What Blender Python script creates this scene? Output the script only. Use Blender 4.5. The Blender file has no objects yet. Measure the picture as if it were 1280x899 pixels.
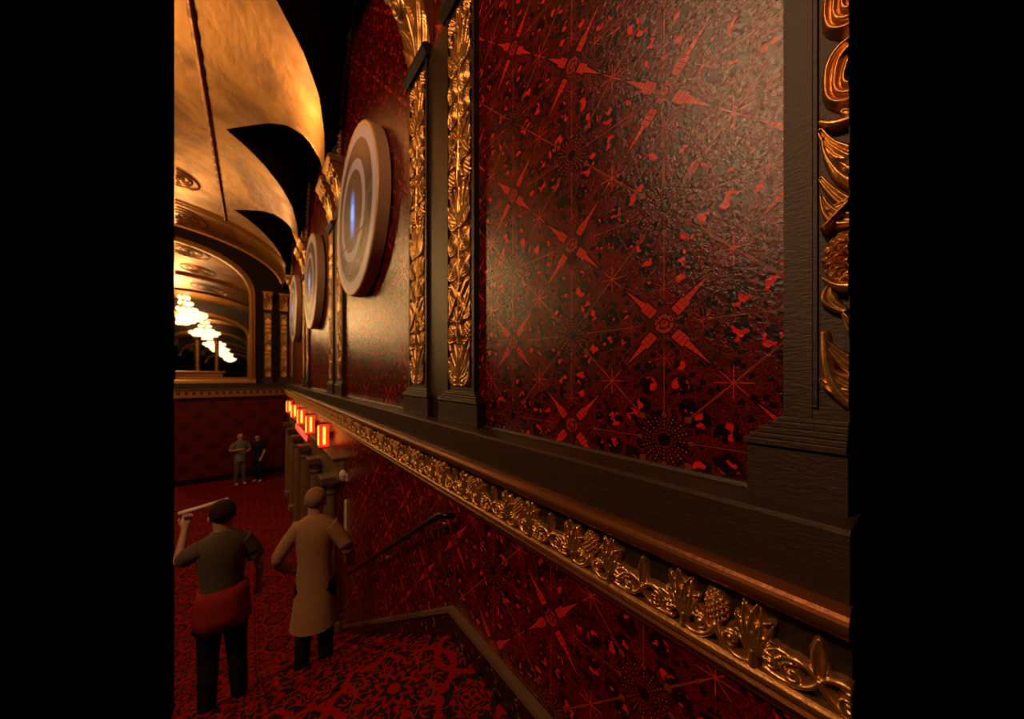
import bpy, bmesh, math, random
import numpy as np
from mathutils import Vector, Matrix
random.seed(4); np.random.seed(4)
S = 1.18                      # metres per building unit
PI = math.pi
# ------------------------------------------------------------------ camera, world, light, exposure
scn = bpy.context.scene
C = scn.collection
cam_d = bpy.data.cameras.new('camera'); cam = bpy.data.objects.new('camera', cam_d); C.objects.link(cam)
cam_d.sensor_width = 36; cam_d.lens = 420/1280*36
cam_d.shift_y = (468-449.5)/1280
cam_d.clip_start = .02; cam_d.clip_end = 400
TH = math.atan(326/420)
cam.location = (0, 0, 0); cam.rotation_euler = (PI/2, 0, -TH)
cam_d.dof.use_dof = True; cam_d.dof.focus_distance = 1.08; cam_d.dof.aperture_fstop = 2.0
scn.camera = cam
w = bpy.data.worlds.new('world'); scn.world = w; w.use_nodes = True
w.node_tree.nodes['Background'].inputs[0].default_value = (0, 0, 0, 1)
w.node_tree.nodes['Background'].inputs[1].default_value = 0
vs = scn.view_settings
vs.view_transform = 'Standard'; vs.look = 'None'; vs.gamma = 1; vs.use_curve_mapping = False
vs.exposure = 0.0
def lamp(name, loc, power, col, r):
    d = bpy.data.lights.new(name, 'POINT'); d.energy = power; d.color = col; d.shadow_soft_size = r
    o = bpy.data.objects.new(name, d); C.objects.link(o); o.location = Vector(loc)*S
    return o
WARM = (1.0, .53, .18)
lamp('chandelier_light', (-3.0, 1.0, 3.4), 620, (1.0, .50, .24), .35)       # the hall's chandeliers, left of the picture
lamp('chandelier_light', (-3.0, 9.4, 3.1), 560, WARM, .5)
lamp('chandelier_light', (-3.0, 17.5, 3.0), 420, WARM, .5)
lamp('chandelier_light', (-3.2, 25.5, 3.2), 700, WARM, .5)
lamp('chandelier_light', (-3.2, 38.0, 3.2), 500, WARM, .5)
lamp('chandelier_light', (-3.2, 55.0, 3.2), 400, WARM, .5)
lamp('chandelier_light', (-3.2, 76.0, 3.2), 300, WARM, .5)

# ------------------------------------------------------------------ node helper
class E:
    nt = None
    def __init__(s, v): s.v = v
    @staticmethod
    def m(op, *a):
        n = E.nt.nodes.new('ShaderNodeMath'); n.operation = op
        for i, x in enumerate(a):
            if isinstance(x, E): E.nt.links.new(x.v, n.inputs[i])
            else: n.inputs[i].default_value = x
        return E(n.outputs[0])
    def __add__(s, o): return E.m('ADD', s, o)
    __radd__ = __add__
    def __sub__(s, o): return E.m('SUBTRACT', s, o)
    def __rsub__(s, o): return E.m('SUBTRACT', o, s)
    def __mul__(s, o): return E.m('MULTIPLY', s, o)
    __rmul__ = __mul__
    def __truediv__(s, o): return E.m('DIVIDE', s, o)
    def __rtruediv__(s, o): return E.m('DIVIDE', o, s)
def eabs(a): return E.m('ABSOLUTE', a)
def emax(a, b): return E.m('MAXIMUM', a, b)
def emin(a, b): return E.m('MINIMUM', a, b)
def esq(a): return a*a
def elen(a, b): return E.m('SQRT', a*a+b*b)
def ss(x, lo, hi):            # 1 below lo, 0 above hi
    n = E.nt.nodes.new('ShaderNodeMapRange'); n.interpolation_type = 'SMOOTHSTEP'
    E.nt.links.new(x.v, n.inputs[0]); n.inputs[1].default_value = lo; n.inputs[2].default_value = hi
    n.inputs[3].default_value = 1; n.inputs[4].default_value = 0
    return E(n.outputs[0])
def mixc(f, a, b):
    n = E.nt.nodes.new('ShaderNodeMix'); n.data_type = 'RGBA'
    if isinstance(f, E): E.nt.links.new(f.v, n.inputs[0])
    else: n.inputs[0].default_value = f
    for k, x in ((6, a), (7, b)):
        if isinstance(x, (tuple, list)): n.inputs[k].default_value = (*x[:3], 1)
        else: E.nt.links.new(x, n.inputs[k])
    return n.outputs[2]
def coords():
    tc = E.nt.nodes.new('ShaderNodeTexCoord'); sp = E.nt.nodes.new('ShaderNodeSeparateXYZ')
    E.nt.links.new(tc.outputs['Object'], sp.inputs[0])
    return tc.outputs['Object'], E(sp.outputs[0]), E(sp.outputs[1]), E(sp.outputs[2])
def comb(x, y, z=0.0):
    n = E.nt.nodes.new('ShaderNodeCombineXYZ')
    for i, v in enumerate((x, y, z)):
        if isinstance(v, E): E.nt.links.new(v.v, n.inputs[i])
        else: n.inputs[i].default_value = v
    return n.outputs[0]
def noise(vec, scale, detail=3, rough=.5, dist=0):
    n = E.nt.nodes.new('ShaderNodeTexNoise'); n.inputs['Scale'].default_value = scale
    n.inputs['Detail'].default_value = detail; n.inputs['Roughness'].default_value = rough
    n.inputs['Distortion'].default_value = dist
    E.nt.links.new(vec, n.inputs['Vector']); return E(n.outputs['Fac'])
def voro(vec, scale, feature='F1'):
    n = E.nt.nodes.new('ShaderNodeTexVoronoi'); n.feature = feature; n.inputs['Scale'].default_value = scale
    E.nt.links.new(vec, n.inputs['Vector']); return E(n.outputs['Distance'])
def wrap1(u): return u - E.m('ROUND', u)
def newmat(name):
    m = bpy.data.materials.new(name); m.use_nodes = True; E.nt = m.node_tree
    return m, m.node_tree.nodes['Principled BSDF']
def bump(h, strength, dist=.01, b=None):
    n = E.nt.nodes.new('ShaderNodeBump'); n.inputs['Strength'].default_value = strength
    n.inputs['Distance'].default_value = dist; E.nt.links.new(h.v, n.inputs['Height'])
    if b is not None: E.nt.links.new(n.outputs[0], b.inputs['Normal'])
    return n
def setp(b, **k):
    nm = dict(rough='Roughness', metal='Metallic', spec='Specular IOR Level', coat='Coat Weight', coatr='Coat Roughness')
    for a, v in k.items():
        s = b.inputs[nm[a]]
        if isinstance(v, E): E.nt.links.new(v.v, s)
        else: s.default_value = v
def lk(sock, b, name='Base Color'): E.nt.links.new(sock, b.inputs[name])
def simple(name, col, rough=.5, metal=0, nscale=20, var=.25, bs=.15, spec=.5):
    m, b = newmat(name); o, x, y, z = coords()
    n = noise(o, nscale, 4, .6)
    lk(mixc(n, tuple(c*(1-var) for c in col), tuple(min(1, c*(1+var)) for c in col)), b)
    setp(b, rough=rough, metal=metal, spec=spec)
    bump(noise(o, nscale*3, 4, .6), bs, .004, b)
    return m
def emissive(name, col, strength, base=(.5, .2, .1)):
    m, b = newmat(name); b.inputs['Base Color'].default_value = (*base, 1)
    b.inputs['Emission Color'].default_value = (*col, 1); b.inputs['Emission Strength'].default_value = strength
    return m

# ------------------------------------------------------------------ materials
def wallpaper(name):
    m, b = newmat(name); o, x, y, z = coords()
    yy = (y-.528)/.376; zz = (z-.155)/.355
    u = (yy+zz)*.5; v = (yy-zz)*.5
    fu = eabs(wrap1(u)); fv = eabs(wrap1(v))
    a = emax(fu, fv); bb = emin(fu, fv)
    gx = a; gy = bb
    grain = noise(o, 160, 3, .7)
    # ground: fabric red with little black stars
    vy = voro(comb(yy*1.0, zz*.95), 13)
    dots = ss(vy + (noise(o, 120, 2)-.5)*.6, .27, .40)
    base = mixc(ss(grain, .40, .56), (.19, .0025, .0012), (.038, .0006, .0004))
    big = noise(comb(u*1.0, v*1.0), 5, 4, .6)
    base = mixc(ss(big, .35, .6)*.6, base, (.035, .0008, .0006))
    fine = ss(voro(comb(yy*1.0, zz*.95), 36), .22, .36)
    base = mixc(fine*.65, base, (.010, .0008, .0006))
    base = mixc(dots*.95, base, (.006, .001, .001))
    # lens-like guide circles around the hub
    r = elen(a, bb)
    circ = ss(eabs(r-.115), .002, .006)
    base = mixc(circ*.6, base, (.01, .001, .001))
    # black sunburst at the cell corner
    cx_, cy_ = (.5-a), (.5-bb)
    rc = elen(cx_, cy_); ang = E.m('ARCTAN2', cy_, cx_)
    pet = E.m('COSINE', ang*16.0)
    burst = ss(rc, .165, .18) * ss(pet*-1.0, .1, .5)
    base = mixc(emax(burst, ss(rc, .03, .045))*.95, base, (.003, .0005, .0005))
    dotr = ss(eabs(wrap1(rc*44.0)), .18, .32) * ss(pet*-1.0, -.9, -.72) * ss(rc, .15, .16)*(1-ss(rc, .035, .04))
    base = mixc(dotr*.8, base, (.5, .05, .03))
    # dark halos with little red figures
    def halo(px, py, rr, kk, seed):
        dx = a-px; dy = bb-py
        d = elen(dx, dy); an = E.m('ARCTAN2', dy, dx)
        h = ss(d + E.m('COSINE', an*22.0)*.006, rr*.8, rr*1.05)
        nn = noise(comb(u+seed, v-seed, 0.0), 16, 2, .5)
        hb = ss(nn, .52, .56)*h
        rd = (1-ss(nn, .54, .57))*ss(d, rr*.6, rr*.8)
        return h*kk, hb, rd
    for px, py, rr, sd in ((.33, .20, .068, 1.7), (.455, .265, .062, 5.1), (.245, .115, .04, 9.3)):
        h, hb, rd = halo(px, py, rr, .8, sd)
        base = mixc(hb*.95, base, (.004, .0005, .0005))
        base = mixc(rd, base, (.75, .015, .008))
    # spyglass rods along the cell edge and diagonal
    dd = (a-bb)*.7071; al = (a+bb)*.7071
    wdt = .004 + .012*ss(eabs(al-.56), 0, .03) + .006*ss(eabs(al-.24), 0, .03)
    rod1 = ss(dd/wdt, .8, 1.15)*ss(eabs(al-.40), .165, .175)
    ed = .5-a
    w2 = .006 + .016*ss(eabs(bb-.31), 0, .025) + .004*ss(eabs(bb-.10), 0, .03)
    rod2 = ss(ed/w2, .8, 1.15)*ss(eabs(bb-.20), .13, .14)
    rodo = emax(ss(dd/wdt, 1.3, 1.9)*ss(eabs(al-.40), .17, .18), ss(ed/w2, 1.3, 1.9)*ss(eabs(bb-.20), .135, .145))
    base = mixc(rodo*.8, base, (.006, .001, .001))
    base = mixc(emax(rod1, rod2), base, (.24, .03, .013))
    # sparks
    def spark(dx, dy, R):
        d = elen(dx, dy); an = E.m('ARCTAN2', dy, dx)
        c = E.m('POWER', eabs(E.m('COSINE', an*4.0)), 26.0)
        return emax(ss(d/R - c, -.02, .25)*ss(d, R, R*1.2), ss(d, .008, .014))
    base = mixc(spark(.5-a, bb, .085), base, (.55, .035, .015))
    base = mixc(spark(a-.15, bb-.15, .06)*.8, base, (.42, .02, .008))
    # spires: broad drum tapering to a needle
    drum = ss(eabs(a-.135), .04, .046)
    wid = .031*drum + (1-drum)*emax(.019 - (a-.17)*.10, 0.0)
    sp = ss(bb/emax(wid, .0005), .85, 1.1)*ss(a, .355, .36)*(1-ss(a, .085, .09))
    strp = ss(eabs(wrap1(a*90.0)), .12, .2)*drum*ss(bb, .024, .028)
    outl = ss(bb/emax(wid+.010, .0005), .9, 1.1)*ss(a, .37, .38)*(1-ss(a, .075, .08))
    base = mixc(outl*.8, base, (.006, .001, .001))
    base = mixc(sp, base, (.70, .026, .011))
    base = mixc(ss(eabs(wrap1(a*34.0)), .06, .16)*sp*.6, base, (.12, .003, .002))
    base = mixc(strp*.7, base, (.25, .005, .003))
    # hub ring
    ring = emax(ss(eabs(r-.045), .010, .014), ss(r, .022, .026))
    hubd = ss(r, .062, .066)
    base = mixc(hubd*.9, base, (.010, .001, .001))
    base = mixc(ring*ss(noise(o, 110, 2), .48, .6), base, (.45, .02, .01))
    # worn lighter specks
    lk(base, b)
    setp(b, rough=.24, spec=.72)
    hh = noise(o, 75, 5, .65, .6)*.7 + grain*.3
    bump(hh, .48, .006, b)
    return m
M = {}
M['paper'] = wallpaper('patterned red wallpaper')

def goldleaf(name, c1=(.42, .20, .05), c2=(.86, .48, .14), rough=.33, metal=.85, ns=30, bs=.3):
    m, b = newmat(name); o, x, y, z = coords()
    n = noise(o, ns, 5, .65)
    lk(mixc(n, c1, c2), b)
    setp(b, rough=noise(o, ns*2, 3)*.25+(rough-.12), metal=metal)
    bump(noise(o, ns*4, 4, .6), bs, .003, b)
    return m
M['gilt'] = goldleaf('aged gilding')
M['gilt_dim'] = goldleaf('dull gilding', (.22, .085, .02), (.45, .20, .055), .42, .7)
def torus_gilt():
    m, b = newmat('brown gilt moulding'); o, x, y, z = coords()
    n = noise(comb(x*2.0, y*.5, z*10.0), 8, 5, .6)
    lk(mixc(n, (.10, .030, .007), (.30, .105, .022)), b); setp(b, rough=.32, metal=.6)
    bump(noise(o, 90, 4), .2, .003, b); return m
M['bronze'] = torus_gilt()
def olive(name, c=(.034, .0175, .0078), rough=.42):
    m, b = newmat(name); o, x, y, z = coords()
    n = noise(comb(x*4.0, y*1.2, z*4.0), 12, 5, .6)
    lk(mixc(n, tuple(k*.75 for k in c), tuple(k*1.3 for k in c)), b); setp(b, rough=rough, spec=.45)
    bump(noise(comb(x*3.0, y, z*3.0), 45, 6, .65), .55, .005, b); return m
M['wood'] = olive('dark olive painted wood')
M['wood_dark'] = olive('near black painted wood', (.016, .009, .005), .5)
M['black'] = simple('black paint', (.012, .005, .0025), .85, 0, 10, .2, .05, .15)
M['cap'] = olive('olive brown wooden cap', (.12, .07, .032), .5)
def ceil_gold():
    m, b = newmat('cloudy gold ceiling paint'); o, x, y, z = coords()
    n = noise(comb(x*1.0, y*.8, z), 1.1, 5, .55, .8); n2 = noise(o, 6, 5, .6)
    c = mixc(ss(n, .38, .62), (.62, .285, .035), (.24, .085, .008))
    c = mixc(n2*.5, c, (.40, .16, .018)); lk(c, b)
    setp(b, rough=noise(o, 3, 4)*.25+.24, metal=.6); bump(noise(comb(x, y*.6, z), 9, 6, .6), .22, .02, b)
    return m
M['ceiling'] = ceil_gold()
def marble():
    m, b = newmat('black veined marble'); o, x, y, z = coords()
    d = voro(comb(x, y+noise(o, 9, 4)*.25, z+noise(o, 11, 4)*.2), 9, 'DISTANCE_TO_EDGE')
    lk(mixc(ss(d, .004, .03)*ss(noise(o, 14, 3), .4, .55), (.012, .007, .004), (.26, .16, .08)), b); setp(b, rough=.22)
    return m
M['marble'] = marble()
def carpet():
    m, b = newmat('red and black floral carpet'); o, x, y, z = coords()
    cu = x/.52; cv = y/.52
    fx = eabs(wrap1(cu)); fy = eabs(wrap1(cv))
    a = emax(fx, fy); c = emin(fx, fy)
    n = noise(comb(a, c, 3.0), 9.0, 1.0, .5, 1.0)
    n2 = noise(comb(a, c, 9.0), 12, .5, .5, .8)
    f1 = ss(eabs(n-.53), .045, .055); f2 = 1-ss(n2, .57, .59)
    r = elen(a, c); ang = E.m('ARCTAN2', c, a)
    fl = ss(eabs(r-(.13+E.m('COSINE', ang*8.0)*.03)), .018, .026)
    fl = emax(fl, ss(r, .05, .06)); keep = ss(r, .15, .19)
    pat = emax(emax(f1, f2)*(1-keep*.85), fl)
    curl = ss(eabs(r-.34-E.m('COSINE', ang*8.0)*.02), .006, .012)
    pile = noise(o, 260, 2, .7)
    red = mixc(pile, (.17, .001, .0015), (.40, .005, .004))
    base = mixc(pat, (.020, .008, .005), red)
    base = mixc(curl*.7, base, (.16, .045, .02))
    lk(base, b); setp(b, rough=.95, spec=.1); bump(pile, .5, .004, b); return m
M['carpet'] = carpet()
def far_red():
    m, b = newmat('dark red damask'); o, x, y, z = coords()
    u = (x+z)/.62; v = (x-z)/.62
    p = ss(elen(wrap1(u), wrap1(v)) + (noise(o, 7, 4)-.5)*.7, .10, .50)
    lk(mixc(p, (.105, .002, .0012), (.045, .001, .0008)), b); setp(b, rough=.6, spec=.25); return m
M['damask'] = far_red()
def disc_art():
    m, b = newmat('printed round artwork'); o, x, y, z = coords()
    r = elen(y, z)
    LAV = (.62, .62, .92); BRN = (.075, .042, .035)
    sw = noise(comb(x, y*.7, z*1.6), 3.2, 4, .6, .8)
    c = mixc(ss(r, .705, .73), LAV, BRN)
    c = mixc(ss(r, .71, .72)*ss(z, -.05, .35)*ss(sw, .35, .6)*.8, c, (.24, .20, .25))
    c = mixc(ss(eabs(elen(y+.05, z+.86)-.34), .02, .035)*ss(r, .70, .71), c, (.30, .24, .26))
    c = mixc(ss(eabs(r-.655), .006, .012), c, (.03, .018, .016))
    c = mixc(ss(eabs(elen(y-.03, z-.02)-.47), .045, .058), c, (.56, .56, .84))
    c = mixc(ss(elen(y-.03, z-.02), .41, .425), c, (.09, .048, .042))
    c = mixc(ss(elen(y-.03, z-.02), .41, .42)*ss(sw, .42, .58)*.5, c, (.26, .15, .12))
    c = mixc(ss(eabs(z+.28), .008, .014)*ss(r, .66, .67), c, (.05, .03, .025))
    g = ss(elen(y*1.7, (z+.02)*.75), .03, .24)
    c = mixc(g, c, (.16, .38, .85))
    c = mixc(ss(elen(y*1.3, z*.75), .055, .11), c, (.62, .82, 1.0))
    c = mixc(ss(eabs(elen(y*1.4, z)-.11), .012, .022), c, (.05, .12, .4))
    lk(c, b); setp(b, rough=.42, spec=.35)
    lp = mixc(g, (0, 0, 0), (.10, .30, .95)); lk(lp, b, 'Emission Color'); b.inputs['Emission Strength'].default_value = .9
    return m
M['disc'] = disc_art()
M['disc_rim'] = simple('brushed bronze rim', (.62, .42, .24), .40, .25, 8, .2, .1)
M['tan'] = simple('tan marble', (.22, .13, .06), .4, 0, 12, .4)
M['door'] = simple('grey green painted door', (.12, .10, .07), .5, 0, 9)
M['lantern_red'] = emissive('lit red glass', (1, .03, .006), 1.3, (.4, .02, .01))
M['lantern_core'] = emissive('lit amber glass', (1, .36, .05), 3.5, (.8, .4, .1))
M['red_sign'] = emissive('lit red sign', (1, .06, .03), 2.0, (.5, .02, .01))
M['crystal'] = emissive('lit crystal', (1, .74, .42), 1.7, (.9, .8, .6))
M['metal_black'] = simple('black iron', (.012, .009, .008), .35, .6, 20, .2, .05)
M['steel'] = simple('worn steel', (.45, .38, .30), .3, .9, 30, .2, .05)
M['cream'] = simple('cream plastic', (.80, .66, .50), .5)
M['skin'] = simple('skin', (.50, .26, .16), .5, 0, 30, .08, .05)
def cloth(name, c): return simple(name, c, .85, 0, 40, .2, .25, .2)
M['grey_shirt'] = cloth('grey cotton', (.16, .15, .14)); M['jeans'] = cloth('faded trousers', (.10, .085, .07))
M['dark_cloth'] = cloth('black cloth', (.010, .008, .010)); M['tan_coat'] = cloth('tan coat cloth', (.36, .20, .09))
M['olive_cloth'] = cloth('olive cloth', (.10, .075, .045)); M['red_cloth'] = cloth('red cloth', (.28, .02, .01))
M['shoe_pale'] = cloth('pale leather', (.50, .34, .20)); M['shoe_dark'] = cloth('dark leather', (.02, .015, .012))
M['hair'] = cloth('dark hair', (.025, .014, .008)); M['hair_light'] = cloth('sandy hair', (.28, .16, .07))

# ------------------------------------------------------------------ object helpers
def link(name, bm_or_mesh, mat, parent=None, smooth=False, kind=None, loc=None):
    if isinstance(bm_or_mesh, bmesh.types.BMesh):
        me = bpy.data.meshes.new(name); bmesh.ops.recalc_face_normals(bm_or_mesh, faces=bm_or_mesh.faces)
        bm_or_mesh.to_mesh(me); bm_or_mesh.free()
    else: me = bm_or_mesh
    if mat and not me.materials: me.materials.append(mat)
    if smooth: me.polygons.foreach_set('use_smooth', [True]*len(me.polygons))
    o = bpy.data.objects.new(name, me); C.objects.link(o)
    if parent: o.parent = parent
    if kind: o['kind'] = kind
    if loc: o.location = loc
    return o
def thing(name, label, cat, loc=(0, 0, 0), rotz=0, group=None):
    o = bpy.data.objects.new(name, None); C.objects.link(o); o.location = loc; o.rotation_euler = (0, 0, rotz)
    o.empty_display_size = .1
    return tag(o, label, cat, group)
def tag(o, label, cat, group=None):
    o['label'] = label; o['category'] = cat
    if group: o['group'] = group
    return o
def dup(r, loc, rotz=None, label=None):
    n = r.copy(); C.objects.link(n); n.location = loc
    if rotz is not None: n.rotation_euler = (0, 0, rotz)
    if label: n['label'] = label
    for ch in list(r.children):
        c = ch.copy(); C.objects.link(c); c.parent = n
        for g in list(ch.children):
            d = g.copy(); C.objects.link(d); d.parent = c
    return n
def BM(): return bmesh.new()
def box(bm, x0, x1, y0, y1, z0, z1, bev=0):
    b = bmesh.new()
    vs_ = [b.verts.new((x, y, z)) for x in (x0, x1) for y in (y0, y1) for z in (z0, z1)]
    for f in ((0, 1, 3, 2), (4, 6, 7, 5), (0, 4, 5, 1), (2, 3, 7, 6), (0, 2, 6, 4), (1, 5, 7, 3)):
        b.faces.new([vs_[i] for i in f])
    if bev: bmesh.ops.bevel(b, geom=b.edges[:], offset=bev, segments=2, affect='EDGES', profile=.5)
    me = bpy.data.meshes.new('t'); b.to_mesh(me); b.free(); bm.from_mesh(me); bpy.data.meshes.remove(me)
def extrude_y(bm, prof, y0, y1, closed=True):
    """profile of (x, z) swept along y"""
    A = [bm.verts.new((p[0], y0, p[1])) for p in prof]; B = [bm.verts.new((p[0], y1, p[1])) for p in prof]
    n = len(prof)
    for i in range(n if closed else n-1):
        j = (i+1) % n; bm.faces.new((A[i], A[j], B[j], B[i]))
    if closed: bm.faces.new(A); bm.faces.new(B[::-1])
def extrude_x(bm, prof, x0, x1):
    A = [bm.verts.new((x0, p[0], p[1])) for p in prof]; B = [bm.verts.new((x1, p[0], p[1])) for p in prof]
    n = len(prof)
    for i in range(n):
        j = (i+1) % n; bm.faces.new((A[i], A[j], B[j], B[i]))
    bm.faces.new(A); bm.faces.new(B[::-1])
def lathe(bm, prof, c=(0, 0, 0), n=20, axis='z'):
    rings = []
    for r, h in prof:
        ring = []
        for k in range(n):
            a = 2*PI*k/n
            p = (r*math.cos(a), r*math.sin(a), h) if axis == 'z' else ((h, r*math.cos(a), r*math.sin(a)))
            ring.append(bm.verts.new((p[0]+c[0], p[1]+c[1], p[2]+c[2])))
        rings.append(ring)
    for a, b in zip(rings, rings[1:]):
        for k in range(n): bm.faces.new((a[k], a[(k+1) % n], b[(k+1) % n], b[k]))
    bm.faces.new(rings[0]); bm.faces.new(rings[-1])
def tube(bm, pts, r, n=8):
    pts = [Vector(p) for p in pts]; rs = r if isinstance(r, (list, tuple)) else [r]*len(pts)
    rings = []
    for i, p in enumerate(pts):
        t = (pts[min(i+1, len(pts)-1)]-pts[max(i-1, 0)]).normalized()
        up = Vector((0, 0, 1)) if abs(t.z) < .9 else Vector((1, 0, 0))
        a = t.cross(up).normalized(); b = t.cross(a)
        rings.append([bm.verts.new(p+(a*math.cos(2*PI*k/n)+b*math.sin(2*PI*k/n))*rs[i]) for k in range(n)])
    for A, B in zip(rings, rings[1:]):
        for k in range(n): bm.faces.new((A[k], A[(k+1) % n], B[(k+1) % n], B[k]))
    bm.faces.new(rings[0]); bm.faces.new(rings[-1])
def ball(bm, c, r, seg=10, sc=(1, 1, 1)):
    m = Matrix.Translation(c) @ Matrix.Diagonal((r*sc[0], r*sc[1], r*sc[2], 1))
    bmesh.ops.create_uvsphere(bm, u_segments=seg, v_segments=max(5, seg*2//3), radius=1, matrix=m)

# ------------------------------------------------------------------ carved relief generator (height field)
class Relief:
    def __init__(s, s0, s1, t0, t1, res):
        s.s = np.arange(s0, s1+res*.5, res); s.t = np.arange(t0, t1+res*.5, res); s.res = res
        s.S, s.T = np.meshgrid(s.s, s.t); s.H = np.zeros_like(s.S)
    def _reg(s, x0, x1, y0, y1):
        i0, i1 = np.searchsorted(s.s, [x0, x1]); j0, j1 = np.searchsorted(s.t, [y0, y1])
        return slice(max(j0-1, 0), j1+1), slice(max(i0-1, 0), i1+1)
    def lobe(s, pts, rad, h, groove=0.0, n=24, vein=0.0):
        """smooth swept stroke; rad is a list of radii along pts"""
        P = np.array(pts, float)
        k = len(P); tt = np.linspace(0, k-1, n)
        if k == 3:   # quadratic bezier
            q = np.linspace(0, 1, n)[:, None]; Q = (1-q)**2*P[0]+2*q*(1-q)*P[1]+q*q*P[2]
        elif k == 4:
            q = np.linspace(0, 1, n)[:, None]; Q = (1-q)**3*P[0]+3*q*(1-q)**2*P[1]+3*q*q*(1-q)*P[2]+q**3*P[3]
        else:
            Q = np.stack([np.interp(tt, range(k), P[:, c]) for c in (0, 1)], 1)
        R = np.interp(np.linspace(0, 1, n), np.linspace(0, 1, len(rad)), rad)
        m = R.max()
        J, I = s._reg(Q[:, 0].min()-m, Q[:, 0].max()+m, Q[:, 1].min()-m, Q[:, 1].max()+m)
        SS, TT = s.S[J, I], s.T[J, I]
        if SS.size == 0: return
        best = np.full(SS.shape, 9.0)
        for a in range(n-1):
            ax, ay = Q[a]; bx, by = Q[a+1]; dx, dy = bx-ax, by-ay; L = dx*dx+dy*dy+1e-12
            f = np.clip(((SS-ax)*dx+(TT-ay)*dy)/L, 0, 1)
            d = np.hypot(SS-ax-f*dx, TT-ay-f*dy)/np.maximum(R[a]+(R[a+1]-R[a])*f, 1e-5)
            best = np.minimum(best, d)
        H = np.where(best < 1, np.sqrt(np.clip(1-best**2, 0, 1))**.7, 0)
        if groove: H = H*(1-groove*np.exp(-(best/.45)**2))
        if vein: H = H*(1-vein*np.exp(-(best/.15)**2))
        s.H[J, I] = np.maximum(s.H[J, I], H*h)
    def spiral(s, c, r, turns, a0, sgn, th, h):
        n = 40; q = np.linspace(0, 1, n); a = a0+sgn*q*turns*2*PI; rr = r*(1-q*.85)
        pts = np.stack([c[0]+rr*np.cos(a), c[1]+rr*np.sin(a)], 1)
        s.lobe(pts, [th, th*.8, th*.7], h, n=40)
        s.lobe([pts[-1], pts[-1]+.0005], [th*1.5, th*1.5], h*1.1, n=2)
    def cone(s, c, rx, ry, h, cell):
        J, I = s._reg(c[0]-rx, c[0]+rx, c[1]-ry, c[1]+ry); X = s.S[J, I]-c[0]; Y = s.T[J, I]-c[1]
        d = (X/rx)**2+(Y/ry)**2
        lat = np.abs(np.sin((X*.9+Y)*PI/cell))*np.abs(np.sin((X*.9-Y)*PI/cell))
        H = np.where(d < 1, h*np.sqrt(np.clip(1-d, 0, 1))**.6*(.45+.55*lat**.6), 0)
        s.H[J, I] = np.maximum(s.H[J, I], H)
    def whorl(s, c, rx, ry, h, rings, skew=.3):
        J, I = s._reg(c[0]-rx, c[0]+rx, c[1]-ry, c[1]+ry); X = (s.S[J, I]-c[0])/rx; Y = (s.T[J, I]-c[1])/ry
        d0 = (np.abs(X)**2.8+np.abs(Y)**2.8)**(1/2.8)
        d = d0+.10*np.sin(2*np.arctan2(Y, X)+skew)*(1-d0)
        H = np.where(d0 < 1, h*(.45+.55*np.abs(np.cos(PI*rings*d)))*np.clip((1-d0)*9, 0, 1)**.4*(1-.25*d0), 0)
        s.H[J, I] = np.maximum(s.H[J, I], H)
    def mesh(s, name, f, thr=.0008):
        """f(s, t, h) -> xyz arrays"""
        H = s.H; nr, nc = H.shape
        on = H > thr
        X, Y, Z = f(s.S, s.T, H)
        co = np.stack([X.ravel()+0*H.ravel(), Y.ravel()+0*H.ravel(), Z.ravel()+0*H.ravel()], 1)
        keep = on[:-1, :-1] | on[1:, :-1] | on[:-1, 1:] | on[1:, 1:]
        j, i = np.nonzero(keep); a = j*nc+i
        F = np.stack([a, a+1, a+nc+1, a+nc], 1)
        used = np.unique(F); mp = -np.ones(nr*nc, int); mp[used] = np.arange(len(used)); F = mp[F]; co = co[used]
        me = bpy.data.meshes.new(name); me.vertices.add(len(co)); me.vertices.foreach_set('co', co.ravel())
        me.loops.add(F.size); me.loops.foreach_set('vertex_index', F.ravel())
        me.polygons.add(len(F)); me.polygons.foreach_set('loop_start', np.arange(0, F.size, 4))
        me.polygons.foreach_set('loop_total', np.full(len(F), 4)); me.update(); me.validate()
        me.polygons.foreach_set('use_smooth', [True]*len(F))
        return me

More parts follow.
